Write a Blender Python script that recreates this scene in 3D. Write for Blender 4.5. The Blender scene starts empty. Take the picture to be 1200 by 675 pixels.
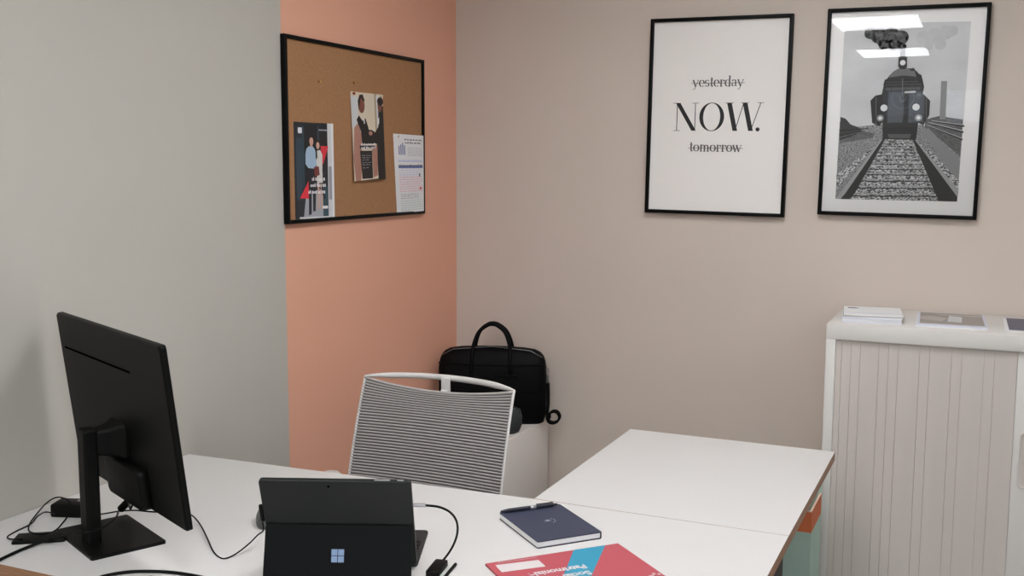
import bpy, bmesh, math, random
from mathutils import Vector, Matrix
random.seed(7)
S = bpy.context.scene
COL = S.collection
PI = math.pi
R = math.radians

# ------------------------------------------------------------------ camera (solved from the room's own edges)
FPX, YAW, PITCH, ROLL = 1225.7, .4265, .1154, .0040
CAM = Vector((1.9746, -3.7939, 1.5301))
_f = Vector((-math.sin(YAW)*math.cos(PITCH), math.cos(YAW)*math.cos(PITCH), -math.sin(PITCH)))
_r = Vector((math.cos(YAW), math.sin(YAW), 0)); _u = _r.cross(_f)
_r, _u = math.cos(ROLL)*_r+math.sin(ROLL)*_u, -math.sin(ROLL)*_r+math.cos(ROLL)*_u
cd = bpy.data.cameras.new('camera'); cam = bpy.data.objects.new('camera', cd); COL.objects.link(cam)
cam.matrix_world = Matrix(((_r.x,_u.x,-_f.x,CAM.x),(_r.y,_u.y,-_f.y,CAM.y),(_r.z,_u.z,-_f.z,CAM.z),(0,0,0,1)))
cd.sensor_width = 36; cd.lens = FPX/1200*36; cd.clip_start = .05
S.camera = cam
def ray(q): return _f + _r*((q[0]-600)/FPX) - _u*((q[1]-337.5)/FPX)
def onz(q, z): d = ray(q); return CAM + d*((z-CAM.z)/d.z)      # photo point -> place on a level surface
def ony(q, y): d = ray(q); return CAM + d*((y-CAM.y)/d.y)      # ... on a plane parallel to the back wall
def onx(q, x): d = ray(q); return CAM + d*((x-CAM.x)/d.x)      # ... on a plane parallel to the left wall

# ------------------------------------------------------------------ materials
def lin(c):
    return tuple((v/255/12.92 if v/255 <= .04045 else ((v/255+.055)/1.055)**2.4) for v in c)
def mat(name, rgb, rough=.5, metal=0, spec=.5, var=0, scale=30, bump=0, bscale=200, coat=0, emit=None, estr=0, stretch=None, raw=False):
    m = bpy.data.materials.new(name); m.use_nodes = True
    nt = m.node_tree; b = nt.nodes['Principled BSDF']; L = nt.links
    c = rgb if raw else lin(rgb)
    b.inputs['Base Color'].default_value = (*c, 1); b.inputs['Roughness'].default_value = rough
    b.inputs['Metallic'].default_value = metal; b.inputs['Specular IOR Level'].default_value = spec
    if coat: b.inputs['Coat Weight'].default_value = coat; b.inputs['Coat Roughness'].default_value = .02
    tc = None
    def coords(sc):
        nonlocal tc
        if tc is None:
            tc = nt.nodes.new('ShaderNodeTexCoord')
        mp = nt.nodes.new('ShaderNodeMapping'); L.new(tc.outputs['Object'], mp.inputs[0])
        if stretch: mp.inputs['Scale'].default_value = stretch
        n = nt.nodes.new('ShaderNodeTexNoise'); n.inputs['Scale'].default_value = sc; n.inputs['Detail'].default_value = 5
        L.new(mp.outputs[0], n.inputs['Vector']); return n
    if var:
        n = coords(scale); r = nt.nodes.new('ShaderNodeValToRGB')
        r.color_ramp.elements[0].color = (*[v*(1-var) for v in c], 1); r.color_ramp.elements[0].position = .3
        r.color_ramp.elements[1].color = (*[min(1, v*(1+var)) for v in c], 1); r.color_ramp.elements[1].position = .7
        L.new(n.outputs['Fac'], r.inputs[0]); L.new(r.outputs[0], b.inputs['Base Color'])
    if bump:
        n = coords(bscale); bp = nt.nodes.new('ShaderNodeBump'); bp.inputs['Strength'].default_value = bump; bp.inputs['Distance'].default_value = .001
        L.new(n.outputs['Fac'], bp.inputs['Height']); L.new(bp.outputs[0], b.inputs['Normal'])
    if emit:
        b.inputs['Emission Color'].default_value = (*emit, 1); b.inputs['Emission Strength'].default_value = estr
    return m
M = {}
M['wall_grey'] = mat('grey_wall_tone', (181,177,168), .75, spec=.25, var=.012, scale=3, bump=.12, bscale=350)
M['wall_taupe'] = mat('taupe_wall_tone', (207,195,184), .75, spec=.25, var=.012, scale=3, bump=.12, bscale=350)  # back wall tone, warmer than the grey of the other walls
M['orange'] = mat('terracotta_paint', (224,168,143), .75, spec=.25, var=.012, scale=3, bump=.12, bscale=350)
M['ceiling'] = mat('ceiling_tile', (225,224,220), .9, var=.03, scale=60)
M['carpet'] = mat('carpet_grey', (112,108,104), .95, var=.15, scale=200, bump=.6, bscale=500)
M['white_paint'] = mat('white_trim', (222,220,214), .5)
M['laminate'] = mat('white_laminate', (206,204,201), .42, spec=.4, var=.008, scale=8, bump=.03, bscale=600)
M['oak'] = mat('oak_edge', (150,110,80), .5, var=.22, scale=14, stretch=(2,2,40))
M['black_metal'] = mat('black_steel', (11,11,11), .55, spec=.15)
M['black_plastic'] = mat('black_plastic', (6,6,5), .5, spec=.15, bump=.05, bscale=900)
M['slot_black'] = mat('slot_black', (2,2,2), .9, spec=0)
M['black_gloss'] = mat('black_gloss', (16,16,17), .2)
M['cable'] = mat('cable_rubber', (7,7,7), .6, spec=.15)
M['frame_black'] = mat('frame_black', (8,8,8), .45, spec=.12)
M['cork'] = mat('cork', (160,117,80), .9, var=.14, scale=260, bump=.3, bscale=300)
M['brass'] = mat('brass', (205,160,90), .3, metal=.9)
M['red_pin'] = mat('red_plastic', (150,35,35), .35)
M['clear_pin'] = mat('pale_plastic', (225,215,200), .3)
M['leather'] = mat('black_leather', (2,2,3), .55, spec=.12, var=.15, scale=25, bump=.35, bscale=160)
M['strap'] = mat('black_webbing', (6,6,7), .8, spec=.1, bump=.4, bscale=500)
M['nickel'] = mat('nickel', (150,150,152), .3, metal=1)
M['felt'] = mat('charcoal_felt', (36,41,40), .75, bump=.3, bscale=250)
M['chair_white'] = mat('light_grey_plastic', (203,200,197), .45)
M['mesh_dark'] = mat('dark_mesh', (78,72,70), .85)
M['mesh_light'] = mat('pale_mesh_cord', (166,161,158), .8)
M['seat_fabric'] = mat('grey_seat_fabric', (62,60,60), .9, bump=.5, bscale=500)
M['cab_white'] = mat('cabinet_lacquer', (212,209,204), .45, spec=.4)
M['pedestal_white'] = mat('pedestal_lacquer', (230,224,218), .45)
M['tambour'] = mat('tambour_slats', (200,192,185), .5, spec=.3, var=.02, scale=5, stretch=(6,6,.3))
M['groove'] = mat('tambour_groove', (168,157,148), .7)
M['paper'] = mat('white_paper', (228,228,228), .7)
M['paper_cool'] = mat('cool_white_paper', (214,217,228), .7)
M['paper_grey'] = mat('grey_paper', (176,172,170), .7)
M['green'] = mat('sage_green_card', (172,198,186), .8, var=.03, scale=20)
M['burnt'] = mat('burnt_orange_card', (206,112,70), .8, var=.05, scale=40)
M['card_edge'] = mat('pale_card_edge', (214,186,165), .8)
M['navy'] = mat('navy_cover', (50,56,76), .55, var=.06, scale=80, bump=.2, bscale=400)
M['navy_dark'] = mat('dark_navy_edge', (27,30,44), .5)
M['silver_ink'] = mat('silver_ink', (190,196,205), .4)
M['red'] = mat('crimson_card', (178,76,86), .45)
M['red_dark'] = mat('crimson_card_edge', (150,50,62), .5)
M['teal'] = mat('teal_print', (40,142,172), .45)
M['print_white'] = mat('white_print', (208,202,201), .5)
M['tablet_plate'] = mat('tablet_graphite', (18,22,21), .45, spec=.35)
M['tablet_stand'] = mat('kickstand_black', (5,7,8), .6, spec=.12)
M['tablet_edge'] = mat('tablet_edge', (70,72,72), .3, metal=.6)
M['logo'] = mat('logo_mirror_blue', (126,146,176), .25, metal=.5)
M['keyboard'] = mat('keyboard_fabric', (36,33,32), .85)
M['keycap'] = mat('keycap', (10,10,10), .5)
M['screen'] = mat('screen_glass', (8,8,9), .08)
M['mouse'] = mat('grey_mouse_plastic', (72,75,74), .4)
M['silver'] = mat('silver_plug', (172,172,176), .3, metal=.7)
M['castor'] = mat('castor_black', (22,22,22), .5)
M['lamp'] = mat('led_diffuser', (240,240,240), .6, emit=(.975,.985,1.02), estr=20)
# printed picture inks
def ink(n, rgb, rough=.45, **k): 
    M[n] = mat('ink_'+n, rgb, rough, **k); return n
for g, v in ((14,5), (30,15), (48,30), (70,52), (92,82), (118,112), (145,145), (170,174), (196,202), (222,232)): ink('g%d' % g, (v,v,v))
ink('mat_white', (248,246,243), .55); ink('poster_paper', (236,233,229), .55); ink('ink_black', (18,17,17)); ink('ink_grey', (84,82,80))
ink('boiler', (30,36,46))  # blue cast puts the window's reflected sheen into the ink
for n, c in dict(navyphoto=(26,33,41), navyphoto2=(42,62,74), door=(18,22,27), shirt=(158,184,206), dress=(206,204,200), skin=(205,160,140), skin2=(128,76,60), hair=(30,24,22), trouser=(22,26,36), flyer_red=(214,44,60), pale=(206,208,210), floorgrey=(160,165,172), teal2=(40,72,82), beige=(214,202,180), beige2=(176,158,132), suit=(20,19,20), pinkarm=(170,122,106), offwhite=(226,226,228), lav=(190,194,220), blue=(96,110,160), pinkline=(224,160,176), greenline=(170,196,184), greyline=(150,152,160), indigo=(74,72,96), taupe=(148,140,134), taupe2=(176,170,164), rosebook=(120,52,48)).items(): ink(n, c)
def noise_ink(n, c1, c2, scale, stretch=(1,1,1), lo=.35, hi=.65, grad=None):
    m = bpy.data.materials.new('ink_'+n); m.use_nodes = True; nt = m.node_tree; L = nt.links; b = nt.nodes['Principled BSDF']
    b.inputs['Roughness'].default_value = .5
    tc = nt.nodes.new('ShaderNodeTexCoord'); mp = nt.nodes.new('ShaderNodeMapping'); mp.inputs['Scale'].default_value = stretch
    no = nt.nodes.new('ShaderNodeTexNoise'); no.inputs['Scale'].default_value = scale; no.inputs['Detail'].default_value = 6
    r = nt.nodes.new('ShaderNodeValToRGB'); r.color_ramp.elements[0].position = lo; r.color_ramp.elements[1].position = hi
    r.color_ramp.elements[0].color = (*lin((c1,)*3), 1); r.color_ramp.elements[1].color = (*lin((c2,)*3), 1)
    L.new(tc.outputs['Object'], mp.inputs[0]); L.new(mp.outputs[0], no.inputs['Vector']); L.new(no.outputs['Fac'], r.inputs[0]); L.new(r.outputs[0], b.inputs['Base Color'])
    M[n] = m
noise_ink('ballast', 16, 226, 210, (.7,1,1.2), .40, .60)
noise_ink('ballast_far', 62, 190, 330, (.5,1,1.6), .36, .64)
noise_ink('field', 70, 120, 120, (1,1,3), .3, .7)
noise_ink('sky', 200, 222, 5, (1,1,2), .3, .7)
noise_ink('smoke', 34, 108, 75, (1,1,1), .36, .68)
noise_ink('smoke_thin', 192, 210, 24, (1,1,1), .3, .7)
M['glass'] = g = bpy.data.materials.new('picture_glass'); g.use_nodes = True
nt = g.node_tree; nt.nodes.remove(nt.nodes['Principled BSDF'])
tr = nt.nodes.new('ShaderNodeBsdfTransparent'); gl = nt.nodes.new('ShaderNodeBsdfGlossy'); gl.inputs['Roughness'].default_value = .012
fr = nt.nodes.new('ShaderNodeFresnel'); fr.inputs['IOR'].default_value = 1.50; mx = nt.nodes.new('ShaderNodeMixShader')
nt.links.new(fr.outputs[0], mx.inputs[0]); nt.links.new(tr.outputs[0], mx.inputs[1]); nt.links.new(gl.outputs[0], mx.inputs[2])
nt.links.new(mx.outputs[0], nt.nodes['Material Output'].inputs['Surface'])
M['window_glass'] = M['glass']

# ------------------------------------------------------------------ mesh helpers
class MB:
    """collects shapes into one mesh, with a material slot per shape"""
    def __init__(s): s.bm = bmesh.new(); s.mats = []; s.cur = 0
    def m(s, name):
        if name not in s.mats: s.mats.append(name)
        s.cur = s.mats.index(name); return s
    def _fin(s, faces, smooth):
        for f in faces: f.material_index = s.cur; f.smooth = smooth
    def box(s, c, d, rot=None, bev=0, seg=2):
        b = bmesh.new(); bmesh.ops.create_cube(b, size=1)
        bmesh.ops.scale(b, vec=d, verts=b.verts)
        if bev: bmesh.ops.bevel(b, geom=b.edges[:], offset=bev, segments=seg, affect='EDGES', profile=.5)
        if rot is not None: bmesh.ops.transform(b, matrix=rot.to_4x4(), verts=b.verts)
        bmesh.ops.translate(b, vec=c, verts=b.verts); s.add(b, bool(bev)); return s
    def add(s, b, smooth=False):
        mp = {v: s.bm.verts.new(v.co) for v in b.verts}
        for f in b.faces:
            try: nf = s.bm.faces.new([mp[v] for v in f.verts]); nf.material_index = s.cur; nf.smooth = smooth
            except ValueError: pass
        b.free()
    def prism(s, pts, z0, z1, side=None):
        """outline in xy pulled from z0 to z1"""
        a = [s.bm.verts.new((x, y, z0)) for x, y in pts]; b = [s.bm.verts.new((x, y, z1)) for x, y in pts]
        s._fin([s.bm.faces.new(a[::-1]), s.bm.faces.new(b)], False)
        if side: s.m(side)
        n = len(pts); s._fin([s.bm.faces.new((a[i], a[(i+1) % n], b[(i+1) % n], b[i])) for i in range(n)], False); return s
    def cyl(s, p0, p1, r0, r1=None, n=20, smooth=True):
        return s.tube([p0, p1], [r0, r0 if r1 is None else r1], n, smooth)
    def tube(s, pts, r, n=10, smooth=True, cap=True, flat=1.0):
        pts = [Vector(p) for p in pts]; k = len(pts); rr = r if isinstance(r, (list, tuple)) else [r]*k
        t0 = (pts[1]-pts[0]).normalized(); up = Vector((0,0,1)) if abs(t0.z) < .9 else Vector((1,0,0))
        rings = []
        for i, p in enumerate(pts):
            t = (pts[min(i+1,k-1)]-pts[max(i-1,0)]).normalized()
            a = up.cross(t)
            if a.length < 1e-5: a = Vector((1,0,0)).cross(t)
            a.normalize(); b = t.cross(a); up = b if abs(t0.z) >= .9 or True else up
            rings.append([s.bm.verts.new(p + a*(rr[i]*math.cos(2*PI*j/n)) + b*(rr[i]*flat*math.sin(2*PI*j/n))) for j in range(n)])
        fs = []
        for A, B in zip(rings, rings[1:]):
            for j in range(n): fs.append(s.bm.faces.new((A[j], A[(j+1) % n], B[(j+1) % n], B[j])))
        s._fin(fs, smooth)
        if cap: s._fin([s.bm.faces.new(rings[0][::-1]), s.bm.faces.new(rings[-1])], False)
        return s
    def loft(s, rings, smooth=True, cap=True):
        vs = [[s.bm.verts.new(p) for p in r] for r in rings]; n = len(vs[0]); fs = []
        for A, B in zip(vs, vs[1:]):
            for j in range(n): fs.append(s.bm.faces.new((A[j], A[(j+1) % n], B[(j+1) % n], B[j])))
        s._fin(fs, smooth)
        if cap: s._fin([s.bm.faces.new(vs[0][::-1]), s.bm.faces.new(vs[-1])], smooth)
        return s
    def grid(s, rows, smooth=True):
        vs = [[s.bm.verts.new(p) for p in r] for r in rows]
        s._fin([s.bm.faces.new((A[j], A[j+1], B[j+1], B[j])) for A, B in zip(vs, vs[1:]) for j in range(len(A)-1)], smooth); return s
    def poly(s, pts):
        s._fin([s.bm.faces.new([s.bm.verts.new(p) for p in pts])], False); return s
    def build(s, name, parent=None, mats=None):
        bmesh.ops.recalc_face_normals(s.bm, faces=s.bm.faces[:]) if not getattr(s, 'keep', False) else None
        me = bpy.data.meshes.new(name); s.bm.to_mesh(me); s.bm.free()
        for n in (mats or s.mats): me.materials.append(M[n])
        o = bpy.data.objects.new(name, me); COL.objects.link(o)
        if parent is not None: o.parent = parent
        return o
def tag(o, label=None, cat=None, group=None, kind=None):
    for k, v in (('label', label), ('category', cat), ('group', group), ('kind', kind)):
        if v: o[k] = v
    return o
def thing(name, label, cat, loc=(0,0,0), rz=0, group=None, rot=None):
    o = bpy.data.objects.new(name, None); COL.objects.link(o); o.empty_display_size = .05
    o.location = loc; o.rotation_euler = rot or (0,0,rz); return tag(o, label, cat, group)
def struct(mb, name, parent=None):
    o = mb.build(name, parent); 
    if parent is None: o['kind'] = 'structure'
    return o
def spline(pts, k=8):
    P = [Vector(p) for p in pts]; P = [P[0]*2-P[1]] + P + [P[-1]*2-P[-2]]; out = []
    for i in range(1, len(P)-2):
        a, b, c, d = P[i-1:i+3]
        for j in range(k):
            t = j/k; out.append(.5*((2*b)+(c-a)*t+(2*a-5*b+4*c-d)*t*t+(3*b-a-3*c+d)*t**3))
    return out + [P[-2]]
def rrect(w, h, r, n=5):
    o = []
    for cx, cy, a in ((w/2-r, h/2-r, 0), (-w/2+r, h/2-r, 90), (-w/2+r, -h/2+r, 180), (w/2-r, -h/2+r, 270)):
        for i in range(n+1): t = R(a+90*i/n); o.append((cx+r*math.cos(t), cy+r*math.sin(t)))
    return o
def sq(w, d, e, n=40):
    """superellipse ring in xy"""
    o = []
    for i in range(n):
        t = 2*PI*i/n; c, s_ = math.cos(t), math.sin(t)
        o.append((w*math.copysign(abs(c)**(2/e), c), d*math.copysign(abs(s_)**(2/e), s_)))
    return o
def ortho(o):  # nothing but a shorthand for a z rotation matrix
    return Matrix.Rotation(o, 3, 'Z')

# ------------------------------------------------------------------ the room
XR, YF, ZC, T = 5.2, -8.6, 2.6, .12
ODIV = -1.145
DZ = .74
b = MB().m('carpet'); b.box((XR/2, YF/2, -.05), (XR+2*T, -YF+2*T, .1)); struct(b, 'floor')
b = MB().m('ceiling'); b.box((XR/2, YF/2, ZC+.05), (XR+2*T, -YF+2*T, .1)); struct(b, 'ceiling')
b = MB().m('wall_taupe'); b.box((XR/2, T/2, ZC/2), (XR+2*T, T, ZC)); struct(b, 'wall_back')
b = MB().m('wall_grey'); b.box((-T/2, (YF+ODIV)/2, ZC/2), (T, ODIV-YF, ZC)); b.m('orange'); b.box((-T/2, ODIV/2, ZC/2), (T, -ODIV, ZC)); struct(b, 'wall_left')
def wall_with_openings(name, axis, pos, a0, a1, holes, z0, z1, mt):
    """wall slab with window openings cut through it"""
    b = MB().m(mt)
    def bx(u0, u1, zz0, zz1):
        if axis == 'x': b.box((pos, (u0+u1)/2, (zz0+zz1)/2), (T, u1-u0, zz1-zz0))
        else: b.box(((u0+u1)/2, pos, (zz0+zz1)/2), (u1-u0, T, zz1-zz0))
    bx(a0, a1, 0, z0); bx(a0, a1, z1, ZC); u = a0
    for h0, h1 in holes: bx(u, h0, z0, z1); u = h1
    bx(u, a1, z0, z1); struct(b, name)
WZ0, WZ1 = .95, 2.38
RH = [(-7.6,-5.9), (-5.5,-3.8)]; FH = [(.85,1.33), (1.45,2.6), (2.9,4.6)]
wall_with_openings('wall_right', 'x', XR+T/2, YF, 0, RH, WZ0, WZ1, 'wall_grey')
HZ0, HZ1 = 1.98, 2.42      # the far windows are a high strip
wall_with_openings('wall_front', 'y', YF-T/2, 0, XR, FH, HZ0, HZ1, 'wall_grey')
def window(name, axis, pos, h0, h1, WZ0=WZ0, WZ1=WZ1):
    fm = MB().m('white_paint'); gm = MB().m('window_glass'); c = (h0+h1)/2; w = h1-h0; zc = (WZ0+WZ1)/2; hh = WZ1-WZ0
    def bx(mb, u, z, du, dz, dd):
        if axis == 'x': mb.box((pos, u, z), (dd, du, dz))
        else: mb.box((u, pos, z), (du, dd, dz))
    for u in (h0+.025, c, h1-.025): bx(fm, u, zc, .05, hh, .06)
    for z in (WZ0+.025, WZ1-.025): bx(fm, c, z, w, .05, .059)
    bx(gm, c, zc, w-.04, hh-.04, .006)
    o = struct(fm, name); gm.build('pane', o)
n = 1
for h in RH: window('window_%d' % n, 'x', XR+T/2, *h); n += 1
for h in FH: window('window_%d' % n, 'y', YF-T/2, *h, HZ0, HZ1); n += 1
for name, c, d in (('baseboard_back', (XR/2, -.006, .04), (XR, .012, .08)), ('baseboard_left', (.006, YF/2-.006, .04), (.012, -YF-.012, .08))):
    b = MB().m('white_paint'); b.box(c, d); struct(b, name)

def panel_light(x, y, w, l, lab):
    t = thing('ceiling_light', lab, 'ceiling light', (x, y, ZC), 0, 'square ceiling light panels')
    f = MB().m('white_paint')
    for c, d in (((-w/2,0,-.008),(.025,l+.025,.016)), ((w/2,0,-.008),(.025,l+.025,.016)), ((0,-l/2,-.008),(w-.025,.025,.016)), ((0,l/2,-.008),(w-.025,.025,.016))): f.box(c, d)
    f.build('frame', t); g = MB().m('lamp'); g.box((0,0,-.005), (w-.03, l-.03, .009)); g.build('diffuser', t)
LAB = 'white LED ceiling panel mirrored in the train picture'
for x, y, l in ((1.16,-4.5,LAB+', the larger reflection'), (1.10,-6.65,LAB+', the smaller reflection'),
                (1.25,-2.95,'added white LED ceiling panel brightening the long desk, overhead out of view'), (1.40,-1.40,'white LED ceiling panel over the smaller desk and tambour cabinet'), (4.05,-1.40,'white LED ceiling panel near the right wall, nearest the back wall'),  # the panel before the long desk is added to brighten it
                (2.6,-4.5,'white LED ceiling panel at mid width behind the camera'), (4.05,-4.5,'white LED ceiling panel by the right wall, behind the camera'),
                (2.6,-6.65,'white LED ceiling panel at mid width far behind the camera'), (4.05,-6.65,'white LED ceiling panel by the right wall, far behind the camera')):
    panel_light(x, y, .62, .80 if y < -3 else .62, l)

# ------------------------------------------------------------------ framed pictures on the back wall
def serif_word(mb, strokes_of, word, x0, x1, zb, xh, wt, y):
    """small high-contrast serif lettering built from strokes; x0..x1 span, zb baseline, xh x-height"""
    adv = [strokes_of[c][0] for c in word]; tot = sum(adv); k = (x1-x0)/tot; x = x0
    for c, a in zip(word, adv):
        for st in strokes_of[c][1]:
            pts, w0 = st; P = [(x+px*k, zb+pz*xh) for px, pz in pts]
            for (ax, az), (bx_, bz) in zip(P, P[1:]):
                dx, dz = bx_-ax, bz-az; L = math.hypot(dx, dz) or 1
                # thick where the stroke runs upright, thin where it runs level
                w = max(.28, w0*abs(dz)/L)*wt/2
                nx, nz = -dz/L*w, dx/L*w; ex, ez = dx/L*w*.5, dz/L*w*.5
                mb.poly([(ax-ex+nx, y, az-ez+nz), (ax-ex-nx, y, az-ez-nz), (bx_+ex-nx, y, bz+ez-nz), (bx_+ex+nx, y, bz+ez+nz)])
        x += a*k
def arc(cx, cz, rx, rz, a0, a1, n=10): return [(cx+rx*math.cos(R(a0+(a1-a0)*i/n)), cz+rz*math.sin(R(a0+(a1-a0)*i/n))) for i in range(n+1)]
SER = lambda x, z, w=.32: ([(x-w/2, z), (x+w/2, z)], .3)
LET = {
 'y': (1.0, [([(.12,1),(.5,0)],1), ([(.9,1),(.5,0),(.35,-.42),(.18,-.5),(.08,-.4)],.45), SER(.12,1), SER(.88,1,.26)]),
 'e': (.92, [(arc(.46,.5,.36,.5,0,-0.1,1)+arc(.46,.5,.36,.5,0,310,16),1), ([(.12,.52),(.82,.52)],.3)]),
 's': (.78, [(arc(.38,.75,.25,.25,30,270,9)+arc(.38,.25,.27,.25,90,-160,9),.9)]),
 't': (.62, [([(.3,1.35),(.3,.15),(.4,0),(.56,.08)],1), ([(.08,1),(.56,1)],.3)]),
 'r': (.78, [([(.25,0),(.25,1)],1), (arc(.52,.66,.27,.34,180,50,7),.6), ([(.66,.9),(.70,.82)],1.2), SER(.25,0,.42), SER(.18,1,.2)]),
 'd': (1.05, [(arc(.46,.5,.34,.5,60,300,12),1), ([(.78,1.62),(.78,0)],1), SER(.72,1.62,.2), SER(.86,0,.2)]),
 'a': (.92, [(arc(.4,.72,.26,.28,160,0,7)+[(.66,.1),(.82,0)],.9), (arc(.38,.27,.26,.27,70,290,9),.9), ([(.48,.52),(.66,.6)],.3), ([(.48,.02),(.66,.15)],.3)]),
 'o': (.98, [(arc(.48,.5,.38,.5,0,360,20),1)]),
 'm': (1.6, [([(.25,0),(.25,1)],1), (arc(.52,.62,.27,.38,180,0,8)+[(.79,0)],1), (arc(1.06,.62,.27,.38,180,0,8)+[(1.33,0)],1), SER(.25,0,.36), SER(.79,0,.36), SER(1.33,0,.36), SER(.18,1,.2)]),
 'w': (1.4, [([(.1,1),(.42,0)],1), ([(.42,0),(.7,1)],.35), ([(.62,1),(.96,0)],1), ([(.96,0),(1.28,1)],.35), SER(.12,1,.3), SER(.64,1,.3), SER(1.26,1,.26)]),
}
def frame_thing(name, label, cx, cz, W, H, art):
    """black wooden picture frame hung a touch crooked; art(parent, to_local) adds what it holds"""
    D = .024
    t = thing(name, label, 'framed picture', (cx, -.001, cz), rot=(0, .0150, 0))
    c, s = math.cos(.0150), math.sin(.0150)
    def loc(q):
        p = ony(q, -.014); dx, dz = p.x-cx, p.z-cz; return (dx*c-dz*s, dx*s+dz*c)
    f = MB().m('frame_black'); w = .0125
    for sx in (-1, 1): f.box((sx*(W/2-w/2), -D/2, 0), (w, D, H), bev=.0012)
    for sz in (-1, 1): f.box((0, -D/2, sz*(H/2-w/2)), (W-2*w+.001, D, w), bev=.0012)
    f.build('frame', t)
    bk = MB().m('g92'); bk.box((0, -.005, 0), (W-2*w+.004, .006, H-2*w+.004)); bk.build('backing_board', t)
    art(t, loc, W-2*w, H-2*w)
    return t
def now_art(t, loc, W, H):
    p = MB().m('poster_paper'); y = -.0125; p.box((0, -.0105, 0), (W+.002, .004, H+.002)); L = [y-.0005]
    def flat(pts): p.poly([(x, L[0], z) for x, z in pts])
    p.m('ink_black')
    # NOW. : fat and hairline strokes with flat serifs, laid out on the sheet
    x0, zt = loc((790,121)); _, zb = loc((790,153)); z0 = zb; h = zt-zb
    xs = loc((789,137))[0]; xe = loc((892,137))[0]; wid = xe-xs; k = wid/103
    def X(px): return xs+(px-789)*k
    def Z(f): return z0+h*f
    def bar(xa, za, xb, zb_, w): flat([(X(xa-w/2), Z(za)), (X(xa+w/2), Z(za)), (X(xb+w/2), Z(zb_)), (X(xb-w/2), Z(zb_))])
    def ser(x, z, w): flat([(X(x-w/2), Z(z)-.0008), (X(x+w/2), Z(z)-.0008), (X(x+w/2), Z(z)+.0008), (X(x-w/2), Z(z)+.0008)])
    bar(793.5,0,793.5,1,.9); bar(794.5,1,814,0,5.4); bar(815.2,0,815.2,1,.9); ser(793.5,0,8); ser(793,1,9); ser(815.2,1,8)
    o = MB  # the O: an ellipse whose sides are fat and whose top is a hairline
    n = 40; cx, rx = 834.8, 14.6
    for i in range(n):
        a, b_ = 2*PI*i/n, 2*PI*(i+1)/n
        def pt(t, inner):
            return (X(cx+(rx-(4.6 if inner else 0))*math.cos(t)), z0+h*(.5+(.515-(.022 if inner else 0))*math.sin(t)))
        flat([pt(a,0), pt(b_,0), pt(b_,1), pt(a,1)])
    bar(855,1,862.5,0,5.4); bar(862.5,0,871.5,1,.9); bar(873,1,880.5,0,5.4); bar(880.5,0,891,1,.9); ser(855,1,10); ser(873,1,9); ser(891,1,7)
    cx_, cz_ = X(888.5), Z(.055); flat([(cx_+.0072*math.cos(2*PI*i/20), cz_+.0072*math.sin(2*PI*i/20)) for i in range(20)])
    p.m('ink_grey')
    for word, ya, xa, xb in (('yesterday', 101.5, 811.5, 871.5), ('tomorrow', 177, 807.5, 869)):
        xl, zl = loc((xa, ya)); xr, _ = loc((xb, ya)); serif_word(p, LET, word, xl, xr, zl, .0225, .0052, L[0])
        zs = zl+.0115; p.poly([(xl-.004, L[0]-.0003, zs-.0008), (xr+.004, L[0]-.0003, zs-.0008), (xr+.004, L[0]-.0003, zs+.0008), (xl-.004, L[0]-.0003, zs+.0008)])
    p.keep = True
    p.build('printed_sheet', t)
frame_thing('framed_picture', 'white poster reading yesterday NOW tomorrow in thin black frame on back wall', 1.0653, 1.7121, .5121, .7056, now_art)
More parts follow.
